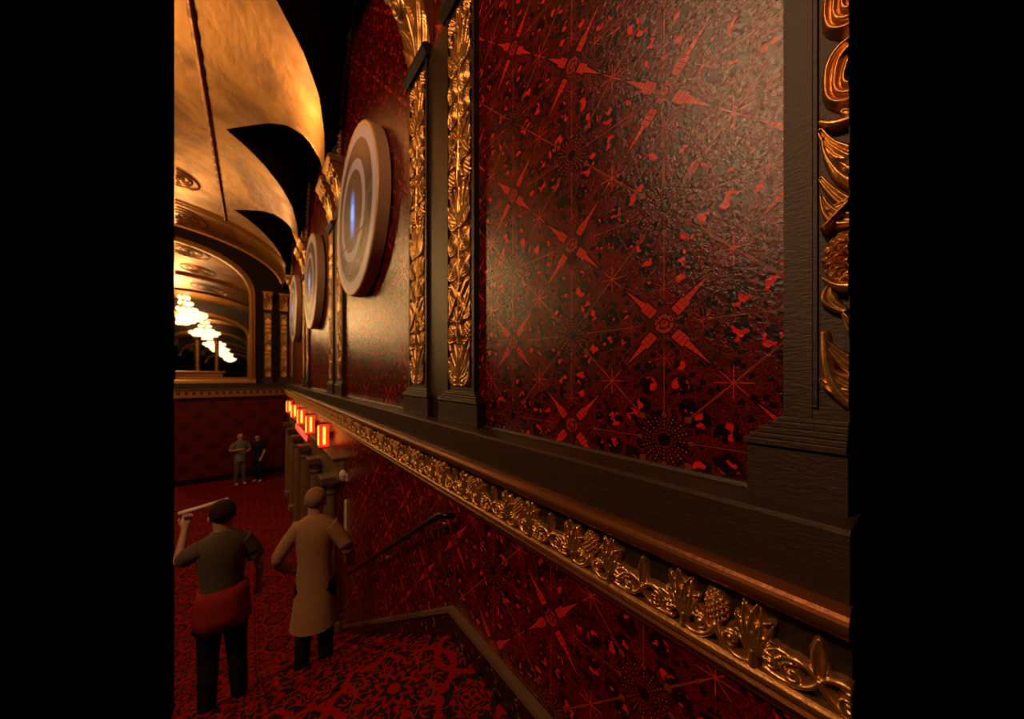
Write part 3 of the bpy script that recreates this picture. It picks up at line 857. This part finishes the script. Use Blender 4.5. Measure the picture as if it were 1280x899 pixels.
def chandelier(x, y, z, R, label, hi=True):
    t = thing('chandelier', label, 'chandelier', (x, y, z), 0, 'receding chandeliers inside the arch')
    def seen(px): return (x+px[0])-edge_x(y+px[1]) > .02
    bm = BM()
    nb = 0
    for rr, zz, n, br in ((.25, -.46, 10, .10), (.50, -.32, 16, .11), (.78, -.15, 24, .12), (1.0, .05, 30, .12), (.60, .30, 16, .10), (.40, .68, 11, .09), (.28, 1.02, 8, .085)):
        for k in range(n):
            a = 2*PI*(k+.5*(n % 4 == 0))/n; p = (rr*R*math.cos(a), rr*R*math.sin(a), zz*R)
            if seen((p[0]-br*R, p[1])): ball(bm, p, br*R, 6 if not hi else 8, (1, 1, 1.25))
    link('crystal_lights', bm, M['crystal'], t, smooth=True)
    bm = BM(); 
    if seen((-.05, 0)):
        lathe(bm, [(.10*R, -.55*R), (.16*R, -.3*R), (.08*R, 0), (.20*R, .2*R), (.06*R, .8*R), (.03*R, 1.0*R)], n=12)
        tube(bm, [(0, 0, .9*R), (0, 0, zv(x)-z)], .03, 6)
        link('stem', bm, M['gilt'], t)
    else: bm.free()
    bm = BM(); a0 = None; P = []
    for k in range(49):
        a = 2*PI*k/48; p = (R*.98*math.cos(a), R*.98*math.sin(a), -.03*R)
        if seen((p[0]-.04, p[1])): P.append(p)
        else:
            if len(P) > 2: tube(bm, P, .035*R, 6)
            P = []
    if len(P) > 2: tube(bm, P, .035*R, 6)
    link('gilt_ring', bm, M['gilt'], t)
chandelier(-3.0, 25.8, 3.28, .95, 'largest lit crystal chandelier, at the left edge inside the arched opening')
chandelier(-3.05, 37.8, 3.40, .9, 'second nearest lit crystal chandelier inside the arch, right of the largest')
for y, lb in ((47, 'third lit chandelier in the receding row inside the arch'), (55, 'fourth lit chandelier in the receding row inside the arch'), (65, 'fifth lit chandelier in the receding row inside the arch'), (80, 'sixth and farthest lit chandelier inside the arch')):
    chandelier(-3.05, y, 3.2-.012*(y-40), .85, lb, False)

# ------------------------------------------------------------------ door portals under the frieze, lanterns, sign
for i in range(5):
    y = 5.45+1.30*i
    bm = BM(); box(bm, DL-.03, DL, y-.42, y+.42, ZF, -1.29, .006)
    d = link('door_%d' % (i+1), bm, M['door'], kind='structure')
    bm = BM()
    for s_ in (-1, 1):
        for (z0, z1) in ((ZF+.2, ZF+.85), (ZF+1.0, ZF+1.75)): box(bm, DL-.042, DL-.03, y+s_*.21-.15, y+s_*.21+.15, z0, z1, .006)
    link('door_panel', bm, M['tan'], d)
    bm = BM(); tube(bm, [(DL-.07, y-.03, ZF+.8), (DL-.07, y-.03, ZF+1.05)], .012); link('door_handle', bm, M['steel'], d)
t = thing('door_cornice', 'long tan cornice over the row of lobby doors, under red lanterns', 'cornice', (DL, 4.45, -1.02))
bm = BM(); extrude_y(bm, [(0, -.26), (-.06, -.26), (-.07, -.10), (-.10, -.06), (-.12, -.02), (-.12, .0), (0, .0)], 0, 6.6); link('cornice_moulding', bm, M['tan'], t)
bm = BM(); extrude_y(bm, [(0, 0.002), (-.13, .002), (-.13, .02), (0, .02)], -.02, 6.62); link('cornice_cap', bm, M['cap'], t)
colm = None
ords = ['nearest', 'second', 'third', 'fourth', 'fifth', 'farthest']
for i in range(6):
    y = 4.8+1.18*i; lb = '%s tan marble half column between the lobby doors, counted from the stairs' % ords[i]
    if i == 0:
        colm = thing('column', lb, 'column', (.79, y, ZF), 0, 'marble columns between the lobby doors')
        bm = BM(); box(bm, -.10, .095, -.12, .12, 0, .12, .01); lathe(bm, [(.11, .12), (.115, .15), (.09, .19)], n=20); link('base', bm, M['tan'], colm)
        bm = BM(); lathe(bm, [(.085, .19), (.085, .9), (.072, 1.72)], n=24); link('shaft', bm, M['tan'], colm)
        bm = BM(); lathe(bm, [(.072, 1.72), (.09, 1.76), (.075, 1.79), (.12, 1.88)], n=20); box(bm, -.12, .095, -.125, .125, 1.88, 1.968, .006); link('capital', bm, M['cap'], colm)
    else: dup(colm, (.79, y, ZF), None, lb)
lan = None
for i in range(5):
    y = 5.23+1.3*i; lb = '%s lit red and amber lantern in the row above the lobby doors' % ['nearest', 'second nearest', 'middle', 'second farthest', 'farthest'][i]
    if i == 0:
        lan = thing('wall_lantern', lb, 'lantern', (.80, y, -.835), 0, 'lit lanterns above the lobby doors')
        bm = BM(); box(bm, -.075, .045, -.05, .05, -.155, .155, .008); link('red_glass', bm, M['lantern_red'], lan)
        bm = BM(); box(bm, -.030, .0, -.058, -.048, -.12, .12, .004); box(bm, -.083, -.073, -.022, .022, -.13, .13, .004); link('amber_panel', bm, M['lantern_core'], lan)
        bm = BM(); box(bm, -.085, .055, -.06, .06, .155, .172, .004); link('top_cap', bm, M['bronze'], lan)
        bm = BM(); box(bm, -.085, .055, -.06, .06, -.172, -.155, .004); link('bottom_cap', bm, M['bronze'], lan)
        bm = BM(); box(bm, .045, .085, -.03, .03, -.05, .05, .004); link('bracket', bm, M['bronze'], lan)
    else: dup(lan, (.80, y, -.835), None, lb)
bm = BM(); box(bm, -.02, 0, -.85, .85, -.055, .055, .008)
o = link('lit_sign', bm, M['red_sign'], loc=(.765, 7.6, -1.10)); tag(o, 'glowing red strip sign on the cornice below the lanterns', 'sign')
# white fitting and cream plate on the wall beyond the stairs
t = thing('wall_fitting', 'small cream wall fitting above the narrow cream plate', 'wall fitting', (DL, 4.28, -1.18))
bm = BM(); ball(bm, (-.045, 0, .02), .05, 14, (.8, 1, 1)); link('shade', bm, M['cream'], t, smooth=True)
bm = BM(); box(bm, -.02, 0, -.05, .05, -.06, .03, .006); lathe(bm, [(.025, -.05), (.04, -.02)], (-.04, 0, 0), 12); link('bracket', bm, M['cream'], t)
bm = BM(); box(bm, -.018, 0, -.022, .022, -.21, .21, .005); box(bm, -.024, -.016, -.012, .012, -.19, .19, .003)
o = link('wall_plate', bm, M['cream'], loc=(DL, 4.30, -1.68)); tag(o, 'narrow upright cream plate on the red wall by the stair foot', 'wall plate')

# ------------------------------------------------------------------ handrail
t = thing('handrail', 'black handrail on brackets sloping down the red stair wall', 'handrail', (.80, 1.66, -.755))
Lr = 2.2; dz = -.615*Lr
bm = BM(); tube(bm, [(.05, -.06, .0), (.012, -.055, .012), (0, 0, 0)]+[(0, Lr*q, dz*q) for q in (.1, .3, .5, .7, .9, 1)]+[(.02, Lr+.03, dz-.03)], .017, 12); link('rail', bm, M['metal_black'], t, smooth=True)
for q in (.05, .52, .96):
    bm = BM(); y = Lr*q; z = dz*q
    tube(bm, [(0, y, z-.017), (0.0, y, z-.045), (.04, y, z-.06), (.083, y, z-.06)], .007, 8); 
    lathe(bm, [(.024, .074), (.024, .0845)], (0, y, z-.06), 14, 'x'); link('bracket', bm, M['steel'], t)

# ------------------------------------------------------------------ people
def skin_mesh(name, V, Ed, Rd, mat, parent=None, sub=2, root=0):
    me = bpy.data.meshes.new(name); me.from_pydata(V, Ed, []); me.update()
    o = bpy.data.objects.new(name, me); C.objects.link(o)
    md = o.modifiers.new('skin', 'SKIN'); md.use_smooth_shade = True
    o.modifiers.new('sub', 'SUBSURF').levels = sub
    sv = me.skin_vertices[0].data
    for i, r in enumerate(Rd): sv[i].radius = (r, r) if not isinstance(r, tuple) else r; sv[i].use_root = (i == root)
    dg = bpy.context.evaluated_depsgraph_get(); dg.update()
    m2 = bpy.data.meshes.new_from_object(o.evaluated_get(dg)); bpy.data.objects.remove(o)
    m2.materials.clear(); m2.materials.append(mat)
    m2.polygons.foreach_set('use_smooth', [True]*len(m2.polygons)); m2.name = name
    r = bpy.data.objects.new(name, m2); C.objects.link(r)
    if parent: r.parent = parent
    return r
def person(label, loc, rotz, H, look=0, arms=None, top='grey_shirt', bottom='jeans', hair='hair', shoes='shoe_dark', sleeve='short', coat=0.0, legs=None, top2=None, yaw=0):
    """local: faces -y; arms: two lists (left +x, right -x) of elbow, wrist in units of H; legs: ankle offsets"""
    t = thing('person', label, 'person', loc, rotz); h = H
    P = {}
    V, Ed, Rd = [], [], []
    def add(p, r, par=None):
        V.append((p[0]*h, p[1]*h, p[2]*h)); Rd.append((r[0]*h, r[1]*h) if isinstance(r, tuple) else r*h); i = len(V)-1
        if par is not None: Ed.append((par, i))
        return i
    arms = arms or [((.15, .01, .62), (.16, -.03, .48)), ((-.15, .01, .62), (-.16, -.03, .48))]
    legs = legs or [((.052, -.01, .27), (.06, .02, .045)), ((-.052, -.01, .27), (-.06, .02, .045))]
    pel = add((0, 0, .52), .052); wa = add((0, 0, .61), .046, pel); ch = add((0, 0, .72), .054, wa); sh = add((0, 0, .79), .038, ch)
    nk = add((0, -.003, .84), .030, sh); hb = add((0, -.012+look, .875), .040, nk); hm = add((0, -.018+look, .915), .050, hb); ht = add((0, -.010+look, .965), .040, hm)
    nose = None
    hands = []
    for sg, (el, wr) in zip((1, -1), arms):
        s1 = add((sg*.070, 0, .785), .026, sh); s2 = add((sg*.105, 0, .775), .025, s1)
        e = add(el, .023, s2); wv = add(wr, .015, e)
        d = (Vector(wr)-Vector(el)).normalized(); pm = add(tuple(Vector(wr)+d*.028), .018, wv)
        side = d.cross(Vector((0, 1, .2))).normalized()
        for j, (o_, L_) in enumerate(((-.016, .040), (-.006, .046), (.005, .044), (.015, .035))):
            b = Vector(wr)+d*.045+side*o_; f1 = add(tuple(b), .0065, pm)
            add(tuple(b+d*L_*.6+Vector((0, -.006, -.006))), .0052, f1)
        th = Vector(wr)+d*.022+side*-.024; f1 = add(tuple(th), .0072, pm); add(tuple(th+d*.024+side*-.006), .0055, f1)
        hands.append(Vector(wr)+d*.04)
    for sg, (kn, an) in zip((1, -1), legs):
        hp = add((sg*.048, 0, .49), .044, pel); k_ = add(kn, .026, hp); c_ = add(((kn[0]+an[0])/2, (kn[1]+an[1])/2+.006, (kn[2]*.6+an[2]*.4)), .022, k_); a_ = add(an, .017, c_)
        add((an[0]+.004*sg, an[1]-.05, .020), .020, a_)
    body = skin_mesh('body', V, Ed, Rd, M['skin'], t)
    bpy_m = body.data
    # facial features: nose, ears, brow as part of the same surface
    hd = Vector((0, -.018+look, .915))*h
    b = bmesh.new(); b.from_mesh(bpy_m)
    for v_ in b.verts:
        q = (v_.co-hd)/h
        if abs(q.x) < .011 and q.y < -.025 and -.018 < q.z < .012: v_.co.y -= .012*h
    ball(b, hd+Vector((.050*h, .01*h, -.004*h)), .012*h, 8, (.5, 1, 1.5)); ball(b, hd+Vector((-.050*h, .01*h, -.004*h)), .012*h, 8, (.5, 1, 1.5))
    ball(b, hd+Vector((0, -.050*h, -.006*h)), .009*h, 8, (.8, 1, 1.4))
    b.to_mesh(bpy_m); b.free(); bpy_m.polygons.foreach_set('use_smooth', [True]*len(bpy_m.polygons))
    bm = BM()
    for sg in (-1, 1): ball(bm, hd+Vector((sg*.018*h, -.044*h, .004*h)), .0055*h, 8)
    link('eye', bm, M['shoe_dark'], t, smooth=True)
    bm = BM(); ball(bm, hd+Vector((0, -.046*h, -.026*h)), .011*h, 8, (1.3, .4, .35)); link('mouth', bm, M['red_cloth'], t, smooth=True)
    if hair:
        bm = BM(); ball(bm, hd+Vector((0, .010*h, .022*h)), .057*h, 16, (.95, 1.0, 1.0))
        bmesh.ops.delete(bm, geom=[v_ for v_ in bm.verts if (v_.co.y < hd.y-.030*h and v_.co.z < hd.z+.036*h) or v_.co.z < hd.z-.030*h], context='VERTS')
        link('hair', bm, M[hair], t, smooth=True)
    # clothing
    def loft(bm, rings, n=20):
        R_ = [[bm.verts.new((cx*h+rx*h*math.cos(2*PI*k/n), cy*h+ry*h*math.sin(2*PI*k/n)*(1+.03*math.sin(k*2.3+z*40)), z*h)) for k in range(n)] for z, rx, ry, cx, cy in rings]
        for A, B in zip(R_, R_[1:]):
            for k in range(n): bm.faces.new((A[k], A[(k+1) % n], B[(k+1) % n], B[k]))
        bm.faces.new(R_[-1])
    def sm_tube(bm, pts, rad, n=14):
        P_ = [Vector(p)*h for p in pts]; Q, RR = [], []
        m = len(P_)
        for i in range(m-1):
            p0, p1, p2, p3 = P_[max(i-1, 0)], P_[i], P_[i+1], P_[min(i+2, m-1)]
            for q in range(6):
                u = q/6; Q.append(.5*((2*p1)+(p2-p0)*u+(2*p0-5*p1+4*p2-p3)*u*u+(3*p1-p0-3*p2+p3)*u**3)); RR.append((rad[i]+(rad[i+1]-rad[i])*u)*h)
        Q.append(P_[-1]); RR.append(rad[-1]*h); tube(bm, Q, RR, n)
    bm = BM()
    hem = [(.27, .116, .098, 0, .012), (.30, .112, .094, 0, .01), (.40, .100, .082, 0, .008)] if coat else []
    loft(bm, hem+[(.455, .094, .074, 0, 0), (.52, .092, .070, 0, 0), (.60, .082, .058, 0, 0), (.68, .092, .063, 0, 0), (.74, .102, .066, 0, 0), (.785, .112, .060, 0, 0), (.812, .094, .052, 0, 0), (.834, .058, .044, 0, 0), (.852, .034, .036, 0, 0)])
    link('top', bm, M[top], t, smooth=True)
    for sg, (el, wr) in zip((1, -1), arms):
        e = Vector(el); w_ = Vector(wr); s0 = Vector((sg*.070, 0, .784))
        bm = BM()
        if sleeve == 'short': sm_tube(bm, [s0, s0*.5+e*.5+Vector((sg*.008, 0, .004)), s0*.25+e*.75], [.046, .039, .036])
        else: sm_tube(bm, [s0, s0*.5+e*.5+Vector((sg*.008, 0, .004)), e, e*.12+w_*.88], [.047, .038, .031, .025])
        link('sleeve', bm, M[top], t, smooth=True)
    bm = BM()
    loft(bm, [(.57, .080, .058, 0, 0), (.53, .088, .066, 0, 0), (.48, .092, .070, 0, 0), (.445, .080, .060, 0, 0)])
    for sg, (kn, an) in zip((1, -1), legs):
        sm_tube(bm, [(sg*.046, 0, .50), (sg*.048, 0, .42), kn, ((kn[0]+an[0])/2, (kn[1]+an[1])/2+.006, (kn[2]+an[2])/2), (an[0], an[1], an[2]-.010)], [.050, .054, .042, .038, .034])
    link('trousers', bm, M[bottom], t, smooth=True)
    for sg, (kn, an) in zip((1, -1), legs):
        bm = BM(); ball(bm, (an[0]*h, (an[1]-.035)*h, an[2]*h-.020*h), .03*h, 14, (.85, 2.1, .80))
        for v_ in bm.verts: v_.co.z = max(v_.co.z, (an[2]-.045)*h+.001)
        link('shoe', bm, M[shoes], t, smooth=True)
    return t, hands
HP = 1.50
f1, hd = person('person in grey polo shirt and faded trousers, red lit head, by the far wall', (-.25, 12.7, ZF), .25, HP*1.04, arms=[((.16, .0, .66), (.06, -.10, .62)), ((-.16, .0, .66), (-.03, -.13, .69))], hair=None, shoes='shoe_pale')
f2, _ = person('person in black clothes with pale shoes, right of the grey shirted person', (.17, 12.75, ZF), -.7, HP*.98, arms=[((.14, .0, .64), (.12, -.06, .52)), ((-.16, -.02, .66), (-.10, -.15, .66))], top='dark_cloth', bottom='dark_cloth', shoes='shoe_pale', sleeve='short')
def stair_z(y): 
    k = int((y-Y0)//TREAD)+1; return ZL-RISE*k
yg = Y0+5.5*TREAD
g2, _ = person('person in tan coat and dark trousers walking down beside the wall', (.40, yg, stair_z(yg)), 2.7, 1.46, arms=[((.17, .02, .63), (.16, -.08, .52)), ((-.17, .0, .63), (-.15, -.09, .53))], top='tan_coat', bottom='dark_cloth', sleeve='long', coat=.06, hair='hair_light', shoes='shoe_pale')
yg = Y0+5.5*TREAD+.1
g1, hh = person('person in olive top over red trousers top, arm out holding pale tube, left', (-.16, yg, stair_z(yg)), 3.3, 1.46, arms=[((.155, -.06, .72), (.125, -.13, .86)), ((-.15, .0, .63), (-.15, -.05, .50))], top='olive_cloth', bottom='dark_cloth', sleeve='short')
g1['label'] = 'person in olive top with red cloth round the hips, raising a pale rolled paper'
bm = BM(); hh_ = 1.46; RG = []
for z_, rx, ry in ((.40, .112, .094), (.46, .108, .088), (.53, .102, .080), (.585, .094, .070)):
    RG.append([bm.verts.new((rx*hh_*math.cos(2*PI*k/28)*(1+.03*math.sin(5*k)), ry*hh_*math.sin(2*PI*k/28)*(1+.03*math.sin(5*k)), z_*hh_)) for k in range(28)])
for A_, B_ in zip(RG, RG[1:]):
    for k in range(28): bm.faces.new((A_[k], A_[(k+1) % 28], B_[(k+1) % 28], B_[k]))
wc = link('hip_cloth', bm, M['red_cloth'], g1, smooth=True)
sm = wc.modifiers.new('t', 'SOLIDIFY'); sm.thickness = .012

# ------------------------------------------------------------------ to metres
bm = BM(); tube(bm, [(-.09, 0, -.012), (.0, 0, 0), (.18, 0, .03)], .014, 12)
o = link('rolled_paper', bm, M['cream'], loc=(-.315, 3.31, stair_z(yg)+.945*1.46), smooth=True); tag(o, 'pale rolled paper held up by the person in the olive top', 'paper')
for o in list(C.objects):
    if o.parent is None and o.type not in ('LIGHT', 'CAMERA'):
        o.location = o.location*S; o.scale = o.scale*S
